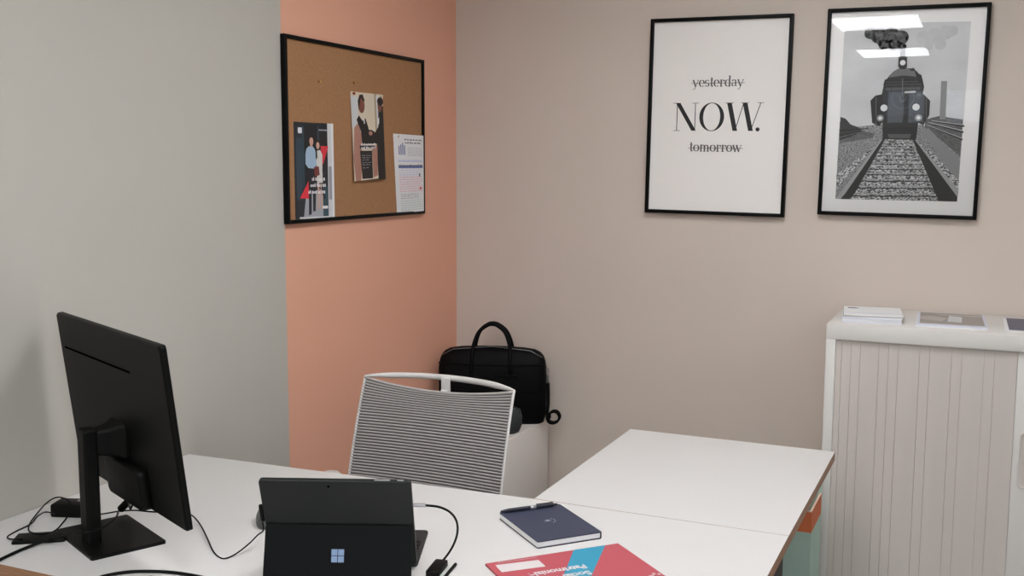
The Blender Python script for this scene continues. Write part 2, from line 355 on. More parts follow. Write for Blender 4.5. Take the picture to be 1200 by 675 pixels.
def train_art(t, loc, W, H):
    mt = MB().m('mat_white'); mt.box((0, -.0095, 0), (W+.002, .004, H+.002)); mt.build('mat_board', t)
    p = MB(); lay = [-.0122]
    def poly(m, pts, raw=False, hold=False):
        lay[0] -= 0 if hold else .00003
        p.m(m); p.poly([(q[0], lay[0], q[1]) for q in (pts if raw else [loc(x) for x in pts])])
    def disc(m, c, r, n=16, hold=False):
        x, z = loc(c); poly(m, [(x+r*math.cos(2*PI*i/n), z+r*math.sin(2*PI*i/n)) for i in range(n)], True, hold)
    C = [(990,28),(1138,25),(1121.5,236.3),(979,233)]
    def qd(u, v):   # u across, v down the print
        a = [C[0][i]+(C[1][i]-C[0][i])*u for i in (0,1)]; b_ = [C[3][i]+(C[2][i]-C[3][i])*u for i in (0,1)]
        return (a[0]+(b_[0]-a[0])*v, a[1]+(b_[1]-a[1])*v)
    poly('sky', C)
    rnd = random.Random(3)
    for c, r in (((1082,44),.022),((1096,42),.026),((1108,38),.024),((1116,36),.018),((1102,52),.018),((1088,54),.014)): disc('smoke_thin', c, r, 28)
    poly('ballast_far', [qd(0,.60),qd(.3,.575),qd(.65,.575),qd(1,.61),qd(1,1),qd(0,1)])
    poly('field', [(984,143),(998,146),(1010,153),(1024,156),(1024,161),(984,168)])
    poly('g70', [(985,137),(991,139),(997,146),(1006,149),(1010,154),(984,158)])
    poly('field', [(1084,140),(1100,136),(1128.6,140),(1125,184),(1112,172),(1092,156),(1084,150)])
    poly('g145', [(1088,150),(1125,188),(1122.8,214),(1098,178),(1078,156)])
    for a, b_, w in (((1088,143),(1129,153),1.6), ((1092,141),(1130,146),1.4), ((1086,146),(1128,162),1.2)): 
        poly('g48', [a,b_,(b_[0],b_[1]+w+1.5),(a[0],a[1]+w)]); poly('g196', [a,b_,(b_[0],b_[1]+w*.6),(a[0],a[1]+w*.5)])
    for a, b_ in (((984,152),(1018,150)), ((984,158),(1010,153)), ((984,162),(1004,156))): poly('g48', [a,b_,(b_[0],b_[1]+1.2),(a[0],a[1]+2.2)])
    poly('g145', [(1103,95),(1110,95),(1108,140),(1101,140)])
    # the bed between the rails, with its sleepers
    poly('ballast', [(1033,162),(1072,162),(1117,236),(983,233.2)])
    poly('ballast', [(1024,172),(1032,164),(986,214),(981,222),(980,205),(1000,190)])
    poly('ballast', [(1074,165),(1092,178),(1124,212),(1122.5,230),(1106,210)])
    y = 165.0; s_ = 2.6
    while y < 233:
        f = (y-163)/70; xl = 1036-50*f; xr = 1070+43*f; poly('g48', [(xl+2,y+s_*.12),(xr-2,y+.6+s_*.12),(xr-2,y+.6+s_*.26),(xl+2,y+s_*.26)], False, y > 166); poly('g170', [(xl,y-s_*.14),(xr,y+.6-s_*.14),(xr,y+.6),(xl,y)], False, True)
        y += s_; s_ *= 1.12
    poly('g30', [(1033,163),(1037.5,163),(1002,226),(996,233.4),(985,233.2)])
    poly('g170', [(1032.6,163),(1034.4,163),(991,226),(985,233.2),(979.5,233)])
    poly('g30', [(1069,163),(1072.5,163),(1122,231),(1121.5,236.2),(1100,235.8)])
    poly('g170', [(1071.5,163),(1073,163),(1122.8,222),(1122,231)])
    # smoke and locomotive, seen head-on
    for c, r in (((1056,44),.024),((1044,42),.028),((1030,42),.026),((1020,39),.019),((1036,52),.018),((1048,52),.020),((1057,54),.012)):
        disc('smoke', c, r, 26)
        for k in range(9): a = rnd.uniform(0, 2*PI); disc('smoke', (c[0]+r*300*math.cos(a)*.95, c[1]+r*300*math.sin(a)*.9), rnd.uniform(.003,.0065), 12, True)
    poly('smoke', [(1054,56),(1061,56),(1061,68),(1055,68)])
    poly('g30', [(1020,118),(1026,112),(1036,110),(1036,141),(1030,148),(1022,144)])
    poly('g30', [(1072,112),(1082,110),(1090,118),(1089,135),(1082,147),(1073,142)])
    poly('g48', [(1033,112),(1036,98),(1041,90),(1047,84),(1053,80.5),(1066,80),(1074,83),(1081,92),(1083,102),(1080,116),(1078,142),(1035,142)])
    poly('g118', [(1041,91),(1047,84.5),(1053,81.2),(1066,80.7),(1073,84),(1077,90),(1058,88.5)])
    poly('g30', [(1037,93),(1080,92),(1082,99),(1035,100)])
    poly('boiler', [(1038,102),(1080,101),(1079,134),(1036,135)]); poly('g92', [(1038,103),(1079,102),(1078,105),(1038,106)])
    for r0, r1, m_ in ((.050,.0475,'g70'), (.036,.034,'g92'), (.012,.009,'g92')):     # smokebox door rings
        x, z = loc((1058,115))
        for k in range(28):
            a0, a1 = 2*PI*k/28, 2*PI*(k+1)/28; poly(m_, [(x+r1*math.cos(a0), z+r1*math.sin(a0)), (x+r0*math.cos(a0), z+r0*math.sin(a0)), (x+r0*math.cos(a1), z+r0*math.sin(a1)), (x+r1*math.cos(a1), z+r1*math.sin(a1))], True, k > 0)
    for xx in (1026, 1085): poly('g92', [(xx,114),(xx+1.2,114),(xx+1,146),(xx,146)])
    for yy_ in (96, 99): poly('g92', [(1038,yy_),(1080,yy_-1),(1080,yy_-.3),(1038,yy_+.7)])
    poly('g118', [(1057.3,92),(1058.3,92),(1058,112),(1057,112)]); poly('g70', [(1050,110),(1066,110),(1066,113),(1050,113)])
    poly('g196', [(1060,107),(1073,106.4),(1073,108.6),(1060,109.4)])
    poly('g30', [(1053,67),(1063,66.5),(1063,79),(1060,81),(1055,81),(1052.5,78)]); disc('g222', (1058,73.5), .0088)
    poly('g14', [(1072,84),(1080,88),(1081,96),(1076,97)]); poly('g30', [(1066,80.5),(1071,79.5),(1073,83),(1067,83)])
    poly('g14', [(1034,137),(1077,136),(1073.5,164),(1034.5,163)]); poly('g92', [(1040,157),(1068,157),(1066,162),(1042,162)])
    poly('g14', [(1030,136),(1082,135),(1081,139),(1030,140)])
    for c in ((1036,126.5), (1073.5,125.5)): disc('g14', c, .0145); disc('g222', c, .0115)
    for c in ((1031.5,138.5), (1076.5,138)): disc('g14', c, .0155); disc('g145', c, .0115); disc('g222', c, .006)
    p.keep = True
    p.build('train_print', t)
    g = MB().m('glass'); g.poly([(-W/2,-.0175,-H/2),(W/2,-.0175,-H/2),(W/2,-.0175,H/2),(-W/2,-.0175,H/2)]); g.build('glass_pane', t)
frame_thing('framed_picture', 'black and white steam train on tracks in black frame with white mat', 1.6904, 1.7154, .5092, .7002, train_art)

# ------------------------------------------------------------------ cork board on the orange wall
BY1, BY2, BZ1, BZ2 = -1.1506, -.2908, 1.3516, 1.9266
BW, BH = BY2-BY1, BZ2-BZ1
RW = (0, 0, PI/2)      # local -y faces into the room from the left wall
t = thing('cork_board', 'cork pinboard with thin black frame on the orange wall', 'pinboard', (.0005, (BY1+BY2)/2, (BZ1+BZ2)/2), rot=RW)
f = MB().m('frame_black')
for s in (-1,1): f.box((s*(BW/2-.006), -.009, 0), (.012, .018, BH), bev=.0015); f.box((0, -.009, s*(BH/2-.006)), (BW-.024, .018, .012), bev=.0015)
f.build('frame', t); c = MB().m('cork'); c.box((0, -.005, 0), (BW-.022, .010, BH-.022)); c.build('cork_panel', t)
XB = .0101     # front of the cork
def flyer(name, label, corners, draw, curl=0, lift=0):
    """printed sheet pinned to the board; corners TL TR BR BL are read off the sheet itself"""
    P = [onx(q, XB+lift) for q in corners]; c = sum(P, Vector())/4
    t = tag(bpy.data.objects.new(name, None), label, 'flyer', 'flyers pinned on the cork board'); COL.objects.link(t)
    t.location = (XB+lift, c.y, c.z); t.rotation_euler = RW
    L = [(p.y-c.y, p.z-c.z) for p in P]
    def uv(u, v):
        a = [L[0][i]+(L[1][i]-L[0][i])*u for i in (0,1)]; b_ = [L[3][i]+(L[2][i]-L[3][i])*u for i in (0,1)]
        return (a[0]+(b_[0]-a[0])*v, a[1]+(b_[1]-a[1])*v)
    sh = MB().m('paper'); N = 12
    def yy(u, v): return -.0004 - curl*v + lift*(1-u)
    fr_ = [[(*[uv(i/N, j/N)[0]], yy(i/N, j/N), uv(i/N, j/N)[1]) for i in range(N+1)] for j in range(N+1)]
    sh.grid(fr_); sh.grid([[(x, y+.0003, z) for x, y, z in r] for r in fr_])
    lay = [0]
    def poly(m, pts, hold=False):
        lay[0] += 0 if hold else .00004
        sh.m(m)
        sh.poly([(uv(u, v)[0], yy(u, v)-.0004-lay[0], uv(u, v)[1]) for u, v in pts])
    def rect(m, u0, v0, u1, v1, hold=False): poly(m, [(u0,v0),(u1,v0),(u1,v1),(u0,v1)], hold)
    def words(m, u0, u1, v, h, seed, gap=.02):
        rnd = random.Random(seed); u = u0; lay[0] += .00004
        while u < u1-.01:
            w = min(rnd.uniform(.05,.14), u1-u); k = max(1, int(w/.028))
            for i in range(k):
                a = u+w*i/k; hh = h*rnd.choice((.7,.7,1,.85)); rect(m, a, v-hh, a+w/k*.72, v, True)
            u += w+gap
    draw(poly, rect, words); sh.keep = True
    sh.build('printed_sheet', t); return t
def ell(cu, cv, ru, rv, n=18): return [(cu+ru*math.cos(2*PI*i/n), cv+rv*math.sin(2*PI*i/n)) for i in range(n)]
def d1(poly, rect, words):
    rect('navyphoto', 0, 0, 1, 1); rect('door', .26, .02, .58, .62); rect('door', .64, .05, .84, .5); rect('navyphoto2', .05, .16, .2, .8); rect('teal2', .21, .04, .24, .7); rect('navyphoto2', .58, .03, .62, .4)
    rect('lav', .1, .055, .2, .115); poly('offwhite', ell(.15, .085, .05, .028)); rect('greyline', .62, .065, .84, .08)
    poly('floorgrey', [(.28,.72),(.82,.68),(.86,1),(.2,1)]); rect('pale', .84, .0, 1, 1); rect('greyline', .86, .45, .94, .8); rect('offwhite', .94, .0, 1, 1)
    rect('teal2', .70, .66, .84, 1)
    poly('flyer_red', [(.62,.235),(.86,.24),(.72,.43),(.64,.36)]); poly('flyer_red', [(.34,.6),(.12,.78),(.40,.79)])
    # two standing people, one in a pale blue shirt and one in a white dress
    poly('trouser', [(.33,.45),(.5,.45),(.52,.7),(.5,.92),(.44,.92),(.44,.7),(.41,.7),(.4,.95),(.33,.96),(.34,.7)])
    poly('shirt', [(.36,.245),(.46,.245),(.53,.29),(.55,.42),(.5,.475),(.34,.47),(.27,.43),(.27,.33),(.3,.27)])
    poly('hair', ell(.42,.175,.065,.04)); poly('skin', ell(.425,.195,.05,.042)); poly('skin', [(.39,.22),(.45,.22),(.45,.25),(.39,.25)])
    poly('hair', [(.52,.19),(.6,.18),(.66,.23),(.66,.33),(.56,.36),(.51,.28)]); poly('skin', ell(.585,.235,.042,.036))
    poly('dress', [(.55,.29),(.64,.28),(.7,.33),(.69,.5),(.7,.62),(.55,.63),(.54,.46)]); poly('hair', [(.52,.27),(.56,.27),(.57,.36),(.53,.38)])
    poly('rosebook', [(.47,.46),(.6,.45),(.62,.54),(.5,.56)])
    for a in (.56, .64): poly('skin', [(a,.63),(a+.045,.63),(a+.035,.9),(a+.005,.9)])
    poly('trouser', [(.66,.62),(.76,.78),(.73,.8),(.66,.72)])
    for v, u0, u1, s in ((.6,.42,.78,1), (.665,.38,.78,2), (.735,.32,.76,3)): words('offwhite', u0, u1, v, .036, s)
    rect('offwhite', .68, .865, .82, .895); rect('pale', .1, .975, .86, .995)
def d2(poly, rect, words):
    rect('beige', 0, 0, 1, 1); rect('beige2', .72, 0, .8, .45); rect('pale', .78, .02, .86, .4); rect('pale', 0, .05, .2, .4)
    poly('suit', [(.84,.16),(1,.13),(1,1),(.76,1),(.74,.55),(.72,.44),(.82,.38)]); poly('skin2', ell(.89,.14,.07,.07)); poly('hair', ell(.91,.085,.1,.05)); poly('offwhite', [(.80,.3),(.86,.27),(.85,.34),(.8,.37)])
    poly('pinkarm', [(.06,.4),(.2,.34),(.28,.5),(.26,.75),(.2,1),(.04,1),(.0,.75)]); poly('skin2', ell(.31,.14,.1,.095)); poly('hair', [(.2,.1),(.26,.03),(.36,.02),(.42,.09),(.38,.1),(.3,.06),(.24,.16),(.22,.2)])
    poly('suit', [(.14,.31),(.22,.26),(.32,.32),(.42,.29),(.5,.4),(.5,.44),(.26,.44)]); poly('pale', [(.34,.3),(.38,.29),(.4,.34),(.37,.36)])
    poly('suit', [(.26,.43),(.5,.42),(.6,.42),(.76,.46),(.76,.58),(.28,.59)]); poly('pinkarm', ell(.56,.46,.06,.025))
    poly('pinkarm', [(.58,.6),(.76,.6),(.74,.95),(.6,.97)]); poly('suit', [(.2,.66),(.58,.66),(.58,.98),(.24,.98)]); rect('suit', .2, .6, .66, .64)
    for v, s in ((.6,1), (.64,2)): words('offwhite', .24, .70, v, .028, s)
    for i, v in enumerate((.72,.745,.77,.80,.825,.86)): words('greyline', .26, .55-.04*(i % 3), v, .012, 5+i)
    poly('suit', [(0,1),(1,.985),(1,1)])
def d3(poly, rect, words):
    rect('offwhite', 0, 0, 1, 1); poly('lav', ell(.12,.09,.07,.04)); words('ink_grey', .35, .95, .075, .022, 1); words('ink_grey', .36, .9, .115, .022, 2)
    for u, h in ((.15,.11),(.21,.13),(.27,.15),(.33,.12)): rect('blue', u, .26-h, u+.035, .26)
    for i in range(6): words('greyline', .45, .95, .17+i*.02, .008, 20+i)
    rect('lav', .12, .335, .96, .35)
    rect('blue', .12, .395, .96, .43); words('indigo', .13, .95, .41, .03, 3)
    for i, v in enumerate((.33,.46,.49,.52)): words('lav', .13, .92, v, .012, 30+i)
    for i, v in enumerate((.55,.58,.61,.64,.67,.70,.73)): words('pinkline', .13, .96-.1*(i == 3), v, .014, 40+i)
    for i, v in enumerate((.77,.795,.82)): words('greyline', .15, .8, v, .012, 50+i)
    rect('greenline', .12, .845, .9, .85)
    for i, v in enumerate((.88,.91,.94,.97)): words('greenline', .15, .95, v, .012, 60+i)
    rect('ink_grey', .82, .5, .86, .54); rect('flyer_red', .84, .68, .9, .71)
flyer('flyer', 'dark flyer with two standing people and red triangles, at lower left of corkboard', [(343.5,142.5),(390,145),(392,255.5),(346,257.5)], d1)
flyer('flyer', 'flyer with people in black clothes pinned at the middle of corkboard', [(410.5,107),(448,111),(449,209.5),(412.5,212.5)], d2, .010)
flyer('flyer', 'white information sheet with blue and pink printed lines, at lower right of corkboard', [(463,156.5),(496,159),(496,247),(467,250.5)], d3, .002, .0088)
def pin(q, m, label, x=XB):
    p = onx(q, x); t = MB().m(m); t.cyl((0,0,0), (.005,0,0), .0022, .0026, 14); t.cyl((.005,0,0), (.0075,0,0), .0048, .0042, 16)
    o = t.build('push_pin'); o.location = (x+.0002, p.y, p.z); tag(o, label, 'push pin', 'push pins on the cork board')
pin((373,95.5), 'brass', 'small brass push pin alone at left of the bare upper cork')
pin((414,96.5), 'brass', 'small brass push pin just above the middle flyer')
pin((413.5,109.5), 'red_pin', 'dark red push pin at top left corner of middle flyer', XB+.0013)
pin((446,113), 'clear_pin', 'pale push pin at top right corner of middle flyer', XB+.0013)
pin((466,160), 'clear_pin', 'pale push pin at top left corner of white information sheet', XB+.0020)

# ------------------------------------------------------------------ desks
TH = .025
t = thing('desk', 'white desk against the grey wall carrying monitor and tablet', 'desk', (0,0,0))
b = MB().m('laminate'); b.prism([(.003,-2.392),(1.622,-2.372),(1.6175,-1.5575),(1.018,-1.5585),(.003,-1.603)], DZ-TH, DZ, 'oak'); b.build('tabletop', t)
for x in (.05, 1.597): b = MB().m('black_metal'); b.box((x, -1.985, (DZ-TH)/2+.0), (.03, .76 if x < 1 else .80, DZ-TH), bev=.003); b.build('leg', t)
b = MB().m('black_metal'); b.box((.82, -2.20, DZ-TH-.03), (1.51, .04, .06)); b.build('crossbar', t)
t = thing('desk', 'smaller white desk extension joined behind the longer desk, beside the cabinet', 'desk', (0,0,0))
b = MB().m('laminate'); b.prism([(1.0182,-1.5555),(1.6175,-1.5553),(1.6175,-.8132),(1.0182,-.8132)], DZ-TH, DZ-.0003, 'oak'); b.build('tabletop', t)
for x in (1.10, 1.34): b = MB().m('black_metal'); b.box((x, -.90, (DZ-TH)/2), (.05, .05, DZ-TH), bev=.003); b.build('leg', t)
b = MB().m('black_metal'); b.box((1.22, -.90, DZ-TH-.03), (.19, .03, .05)); b.box((1.22, -1.2, DZ-TH-.012), (.06, .60, .024)); b.build('crossbar', t)

# ------------------------------------------------------------------ monitor (seen from behind)
MA, MT = -.4329, .1126
w = Vector((math.cos(MA), math.sin(MA), 0)); nn = Vector((-math.sin(MA), math.cos(MA), 0))
base_c = Vector((.305, -2.185, DZ))
t = thing('monitor', 'black monitor seen from behind on the desk, tilted on its stand', 'monitor', base_c, MA)
PC = Vector((.3246, -2.1681, 1.0117)); d = PC-base_c
pl = Vector((d.dot(w), d.dot(nn), d.z))        # panel centre in the stand's own axes
PW, PH = .5938, .3700
rotp = Matrix.Rotation(MT, 3, 'X')             # top leans to the camera side
def pp(x, y, z): return pl + rotp @ Vector((x, y, z))
b = MB().m('black_plastic')
o = rrect(PW, PH, .007)
def ring(k, y): return [pp(x*k, y, z*(1-(1-k)*PW/PH)) for x, z in o]
b.loft([ring(.985,.009), ring(1,.007), ring(1,-.003), ring(.990,-.0065)], smooth=False)
pan = b.build('panel', t)
b = MB().m('screen'); b.poly([pp(x*.975, .0093, z*.96) for x, z in rrect(PW, PH, .002)]); b.build('screen', t)
# swelling rear housing that carries the sockets, and a long vent line high on the back
b = MB().m('black_plastic')
def hr(k, y, dz=0): return [pp(.035+x*k, y, -.139+dz+z*k) for x, z in rrect(.200, .088, .014)]
b.loft([hr(1.0,-.006), hr(.98,-.020), hr(.95,-.026), hr(.92,-.027)]); b.build('rear_housing', t)
b = MB().m('slot_black'); b.box(pp(-.073, -.0068, .108), (.390, .0012, .004), rotp.copy()); b.build('vent_slot', t)
b = MB().m('black_plastic'); b.loft([[Vector((x, y, 0)) for x, y in rrect(.219,.155,.006)], [Vector((x, y, .006)) for x, y in rrect(.219,.155,.006)], [Vector((x, y, .0075)) for x, y in rrect(.215,.151,.005)]], smooth=False); b.build('stand_base', t)
cx, cy = .015, -.044
zc = 1.0-DZ-.012
b = MB().m('black_plastic'); b.loft([[Vector((cx+x, cy+y, z)) for x, y in rrect(.044,.030,.006)] for z in (.007, zc-.003)] + [[Vector((cx+x*.9, cy+y*.9, zc)) for x, y in rrect(.044,.030,.006)]], smooth=False); b.build('stand_column', t)
# mounting head from the column to the panel
end = pp(-.147, -.02, -.065)
b = MB().m('black_plastic'); 
h0 = Vector((cx, cy+.010, zc-.030)); h1 = pp(.004, -.006, h0.z-pl.z)
b.loft([[h0+Vector((x, 0, z)) for x, z in rrect(.040,.052,.006)], [h0*.5+h1*.5+Vector((x, 0, z)) for x, z in rrect(.052,.060,.008)], [Vector((h1.x+x, h1.y-.004, h1.z+z)) for x, z in rrect(.086,.078,.010)], [Vector((h1.x+x, h1.y+.004, h1.z+z)) for x, z in rrect(.086,.078,.010)]], smooth=False)
b.build('mounting_head', t)

# ------------------------------------------------------------------ tablet with kickstand and keyboard cover
TA, TT = .3926, .4052
TW, THh, TD = .2901, .2121, .0088
w2 = Vector((math.cos(TA), math.sin(TA), 0)); n2 = Vector((-math.sin(TA), math.cos(TA), 0))
br = Vector((.9812, -2.0565, DZ))
tc = br - w2*TW/2
t = thing('tablet', 'black tablet standing on its kickstand on the white desk', 'tablet', tc, TA)
rt = Matrix.Rotation(TT, 3, 'X')
def tp(x, y, z): return Vector((0,0,.006)) + rt @ Vector((x, y, z))      # y: + towards the screen side
b = MB().m('tablet_plate'); o = [(x, z+THh/2) for x, z in rrect(TW, THh, .008)]
b.loft([[tp(x*.99, 0, THh/2+(z-THh/2)*.985) for x, z in o], [tp(x, .0015, z) for x, z in o], [tp(x, TD-.001, z) for x, z in o], [tp(x*.99, TD, THh/2+(z-THh/2)*.985) for x, z in o]], smooth=False); b.build('body', t)
b = MB().m('screen'); b.poly([tp(x*.97, TD+.0003, THh/2+(z-THh/2)*.96) for x, z in o]); b.build('screen', t)
HZ = THh*.488
b = MB().m('slot_black'); c0 = tp(.0-.012, -.0004, THh-.013); b.cyl(c0, c0+rt@Vector((0,-.0006,0)), .0027, n=16); b.build('camera_lens', t)
b = MB().m('silver'); b.box(tp(.09, .004, THh+.0006), (.030, .003, .0012), rt.copy(), bev=.0004); b.box(tp(.125, .004, THh+.0006), (.012, .003, .0012), rt.copy(), bev=.0004); b.build('edge_button', t)
# kickstand flap opens from the middle hinge toward the camera
KW, KL = TW*.985, HZ*1.0
hinge = tp(0, -.0006, HZ); fx = hinge
reach = math.sqrt(max(0, KL**2-(hinge.z-.0025)**2)); foot = Vector((0, hinge.y-reach, .0025))
kd = (foot-hinge).normalized(); kn = Vector((1,0,0)).cross(kd).normalized()
def kp(x, s, o_): return hinge + kd*s + Vector((x,0,0)) + kn*o_
sgn = 1 if kn.y < 0 else -1      # outward side faces the camera
b = MB().m('tablet_stand'); ks = [(x, s+KL/2) for x, s in rrect(KW, KL, .006)]
b.loft([[kp(x, s, 0) for x, s in ks], [kp(x, s, sgn*.0022) for x, s in ks]], smooth=False); kick = b.build('kickstand', t)
b = MB().m('logo'); q = .0112
lc = KL*.56
for sx in (-1, 1):
    for ss in (-1, 1):
        a, e = sx*.0064, lc+ss*.0064
        b.poly([kp(a-.0058, e-.0058, sgn*.0026), kp(a+.0058, e-.0058, sgn*.0026), kp(a+.0058, e+.0058, sgn*.0026), kp(a-.0058, e+.0058, sgn*.0026)])
b.build('logo', kick)
# keyboard cover lying on the desk on the screen side
b = MB().m('keyboard'); kb = [(x, y+.105) for x, y in rrect(TW*.995, .200, .010)]
b.loft([[Vector((x, y, .0)) for x, y in kb], [Vector((x, y, .005)) for x, y in kb]], smooth=False); kb_o = b.build('keyboard_cover', t)
b = MB().m('keycap')
for r_ in range(6):
    for c_ in range(14): b.box((-.129+c_*.0198, .045+r_*.0175, .0058), (.0172, .0150, .0018))
b.build('keys', kb_o)
# ------------------------------------------------------------------ mouse behind the tablet
p = onz((316,612), DZ); t = thing('computer_mouse', 'dark grey mouse half hidden behind left edge of tablet', 'mouse', (p.x, p.y, DZ), TA+.25)
b = MB().m('mouse'); rings = []
for z, k in ((0,.96),(.006,1),(.016,.96),(.026,.8),(.032,.52),(.0345,.15)): rings.append([Vector((x*k, y*k+(.004 if z > .02 else 0), z)) for x, y in sq(.030, .052, 2.6, 32)])
b.loft(rings); b.build('shell', t); b = MB().m('black_plastic'); b.cyl((-.003,.030,.0275), (.003,.030,.0275), .006, n=16); b.build('scroll_wheel', t)

# ------------------------------------------------------------------ cables and small devices on the desk
def cable(label, pts, r, name='cable', z=None, ends=()):
    t = MB().m('cable'); P = []
    for q in pts:
        P.append(onz(q[:2], q[2] if len(q) > 2 else DZ+r+.0002))
    t.tube(spline(P, 8), r, 8); o = t.build(name); tag(o, label, 'cable'); return o
CR = .0016
# from the tablet's left edge down to the desk and away behind the monitor
pl_ = tc + Matrix.Rotation(TA, 3, 'Z') @ tp(-TW/2-.004, .004, THh*.60)
plug = thing('power_connector', 'slim black magnetic power plug on left edge of tablet', 'plug', pl_, TA)
b = MB().m('black_plastic'); b.box((0,0,0), (.008, .007, .040), rt.copy(), bev=.002); b.build('plug_body', plug)
tail = Matrix.Rotation(TA, 3, 'Z') @ (rt @ Vector((-.001,-.002,-.022)))
P = [pl_+tail, pl_+tail*1.7+Vector((0,0,-.004))] + [onz(q, DZ+CR+z) for q, z in (((302,627),.03), ((292,637),.014), ((278,648),.004), ((266,654),.0), ((258,653.5),0), ((250,646),0.001), ((243,631),.004), ((236,617),.006), ((228,606.5),.008), ((220,602),.008), ((205,600),.003), ((190,600),0), ((175,599.5),0), ((158,598),0), ((140,599),0), ((122,602),0), ((104,604),0), ((96,605),.002))]
t = MB().m('cable'); t.tube(spline(P, 8), CR, 8); tag(t.build('cable'), 'thin black cable looping on the desk between tablet and monitor', 'cable')
# from the monitor's sockets, with a dark ferrite lump
P0 = [base_c + ortho(MA) @ pp(.055,-.018,-.1835), base_c + ortho(MA) @ pp(.045,-.022,-.197)]
fer = onz((146,592), DZ+.035)
P = P0 + [fer+Vector((.006,.004,.012)), fer, fer-Vector((.010,.008,.012))] + [onz(q, DZ+z) for q, z in (((136,606),.040), ((124,616),.048), ((108,623),.050), ((94,624),.048), ((80,626),.036), ((68,630),.020), ((58,633),.0098))]
t = MB().m('cable'); t.tube(spline(P, 8), .0022, 8); mc = t.build('cable'); tag(mc, 'black monitor cable with ferrite lump hanging from rear sockets past the stand', 'cable')
ax = Vector((.55,.45,.7)).normalized(); t = MB().m('black_plastic'); t.tube([fer-ax*.016, fer-ax*.013, fer+ax*.013, fer+ax*.016], [.005,.0085,.0085,.005], 14); t.build('ferrite_core', mc)
# power brick near the wall
p = onz((84,605), DZ); t = thing('power_adapter', 'black power adapter brick on desk near the wall behind monitor', 'power adapter', (.118,-2.105,DZ), .35)
b = MB().m('black_plastic'); b.box((0,0,.015), (.092,.052,.030), bev=.004); b.build('casing', t)
b = MB().m('paper_grey'); b.box((.018,.012,.0302), (.03,.018,.0006)); b.build('rating_label', t)
# flat black dock under the cables
t = thing('docking_hub', 'flat black hub under cable loops beside the monitor stand', 'hub', (.178,-2.253,DZ), .62)
b = MB().m('black_plastic'); b.box((0,0,.0035), (.105,.055,.007), bev=.002); b.build('casing', t)
b = MB().m('black_gloss'); b.box((-.0527,0,.0035), (.001,.030,.004)); b.build('socket', t)
cable('thin black cable in a wide loop left of the monitor stand', [(66,603,DZ+.02),(54,600),(44,605),(36,614),(20,622),(9,628.5),(12,631.5,DZ+.004),(26,632,DZ+.0095)], CR)
cable('thin black cable in a tall loop beside the power adapter', [(84,592,DZ+.032),(78,585,DZ+.036),(66,583,DZ+.03),(54,590,DZ+.014),(40,606,DZ+.006),(34,616,DZ+.006),(35,623,DZ+.006),(48,626,DZ+.0095),(64,622,DZ+.004),(74,612),(80,604,DZ+.006)], CR)
cable('thicker black cable leaving over the left corner of the desk', [(64,631,DZ+.0105),(46,636,DZ+.008),(28,643),(12,650),(-4,658),(-22,668)], .0034)
cable('thick black cable curving along the front edge of the desk', [(104,682),(122,675),(148,670.5),(176,669.5),(204,671),(232,675.5),(256,682)], .0034)
# adapter plugged in the tablet's right edge
pr_ = tc + Matrix.Rotation(TA, 3, 'Z') @ tp(TW/2, .0045, THh*.715)
wx = w2
hub_d = (onz((536,651), DZ)-onz((505,690), DZ)); hub_d.z = 0; hub_d.normalize()
hub_c = onz((512,670), DZ)
t = thing('usb_adapter', 'black dongle with silver plug in the right edge of tablet', 'adapter', (hub_c.x, hub_c.y, DZ), math.atan2(hub_d.y, hub_d.x))
inv = Matrix.Rotation(-math.atan2(hub_d.y, hub_d.x), 3, 'Z')
def tl(v): return inv @ (Vector(v)-Vector((hub_c.x, hub_c.y, DZ)))
b = MB().m('black_plastic'); b.box((0,0,.007), (.066,.026,.014), bev=.003); b.build('casing', t)
b = MB().m('silver'); b.box(tl(pr_+wx*.0125), (.024,.0095,.0055), ortho(TA)@Matrix.Identity(3) if False else inv@ortho(TA), bev=.0012); b.build('plug', t)
e0 = pr_+wx*.0245
e1 = Vector((hub_c.x, hub_c.y, DZ+.008))+hub_d*.031
def near_chord(q, A, B_):
    """point on the sight line through q that lies closest to the chord A-B"""
    u_, v_ = ray(q), B_-A; w0 = CAM-A; a, b_, c, d_, e = u_.dot(u_), u_.dot(v_), v_.dot(v_), u_.dot(w0), v_.dot(w0)
    return CAM + u_*((b_*e-c*d_)/(a*c-b_*b_))
B0, B1, B2, B3 = e0, e0+wx*.080, e1+hub_d*.088+wx*.018+Vector((0,0,.018)), e1
P = [B0*(1-q)**3+B1*3*q*(1-q)**2+B2*3*q*q*(1-q)+B3*q**3 for q in [i/10 for i in range(11)]]
b = MB().m('cable'); b.tube(spline([tl(v) for v in P], 8), .0023, 10); b.build('lead', t)
cable('short thick black cable end lying beside the dongle', [(534,661),(528,668),(520,678),(512,690)], .0032)

# ------------------------------------------------------------------ notebook, pen, red folder
t = thing('notebook', 'navy hardcover notebook with white page edges lying on desk', 'notebook', (1.1309,-1.7346,DZ), .845)
NW, NH, NT = .152, .203, .0155
b = MB().m('paper'); b.box((-.001,0,NT/2), (NW-.004, NH-.006, NT-.004)); b.build('page_block', t)
b = MB().m('navy'); b.loft([[Vector((x,y,z)) for x, y in rrect(NW,NH,.004)] for z in (NT-.002, NT)], smooth=False); b.build('front_cover', t)
b = MB().m('navy_dark'); b.loft([[Vector((x,y,z)) for x, y in rrect(NW,NH,.004)] for z in (0, .002)], smooth=False); b.build('back_cover', t)
b = MB().m('navy_dark'); b.box((NW/2-.001,0,NT/2), (.003, NH-.004, NT-.0015), bev=.0008); b.build('spine', t)
b = MB().m('silver_ink'); ez = NT+.0004
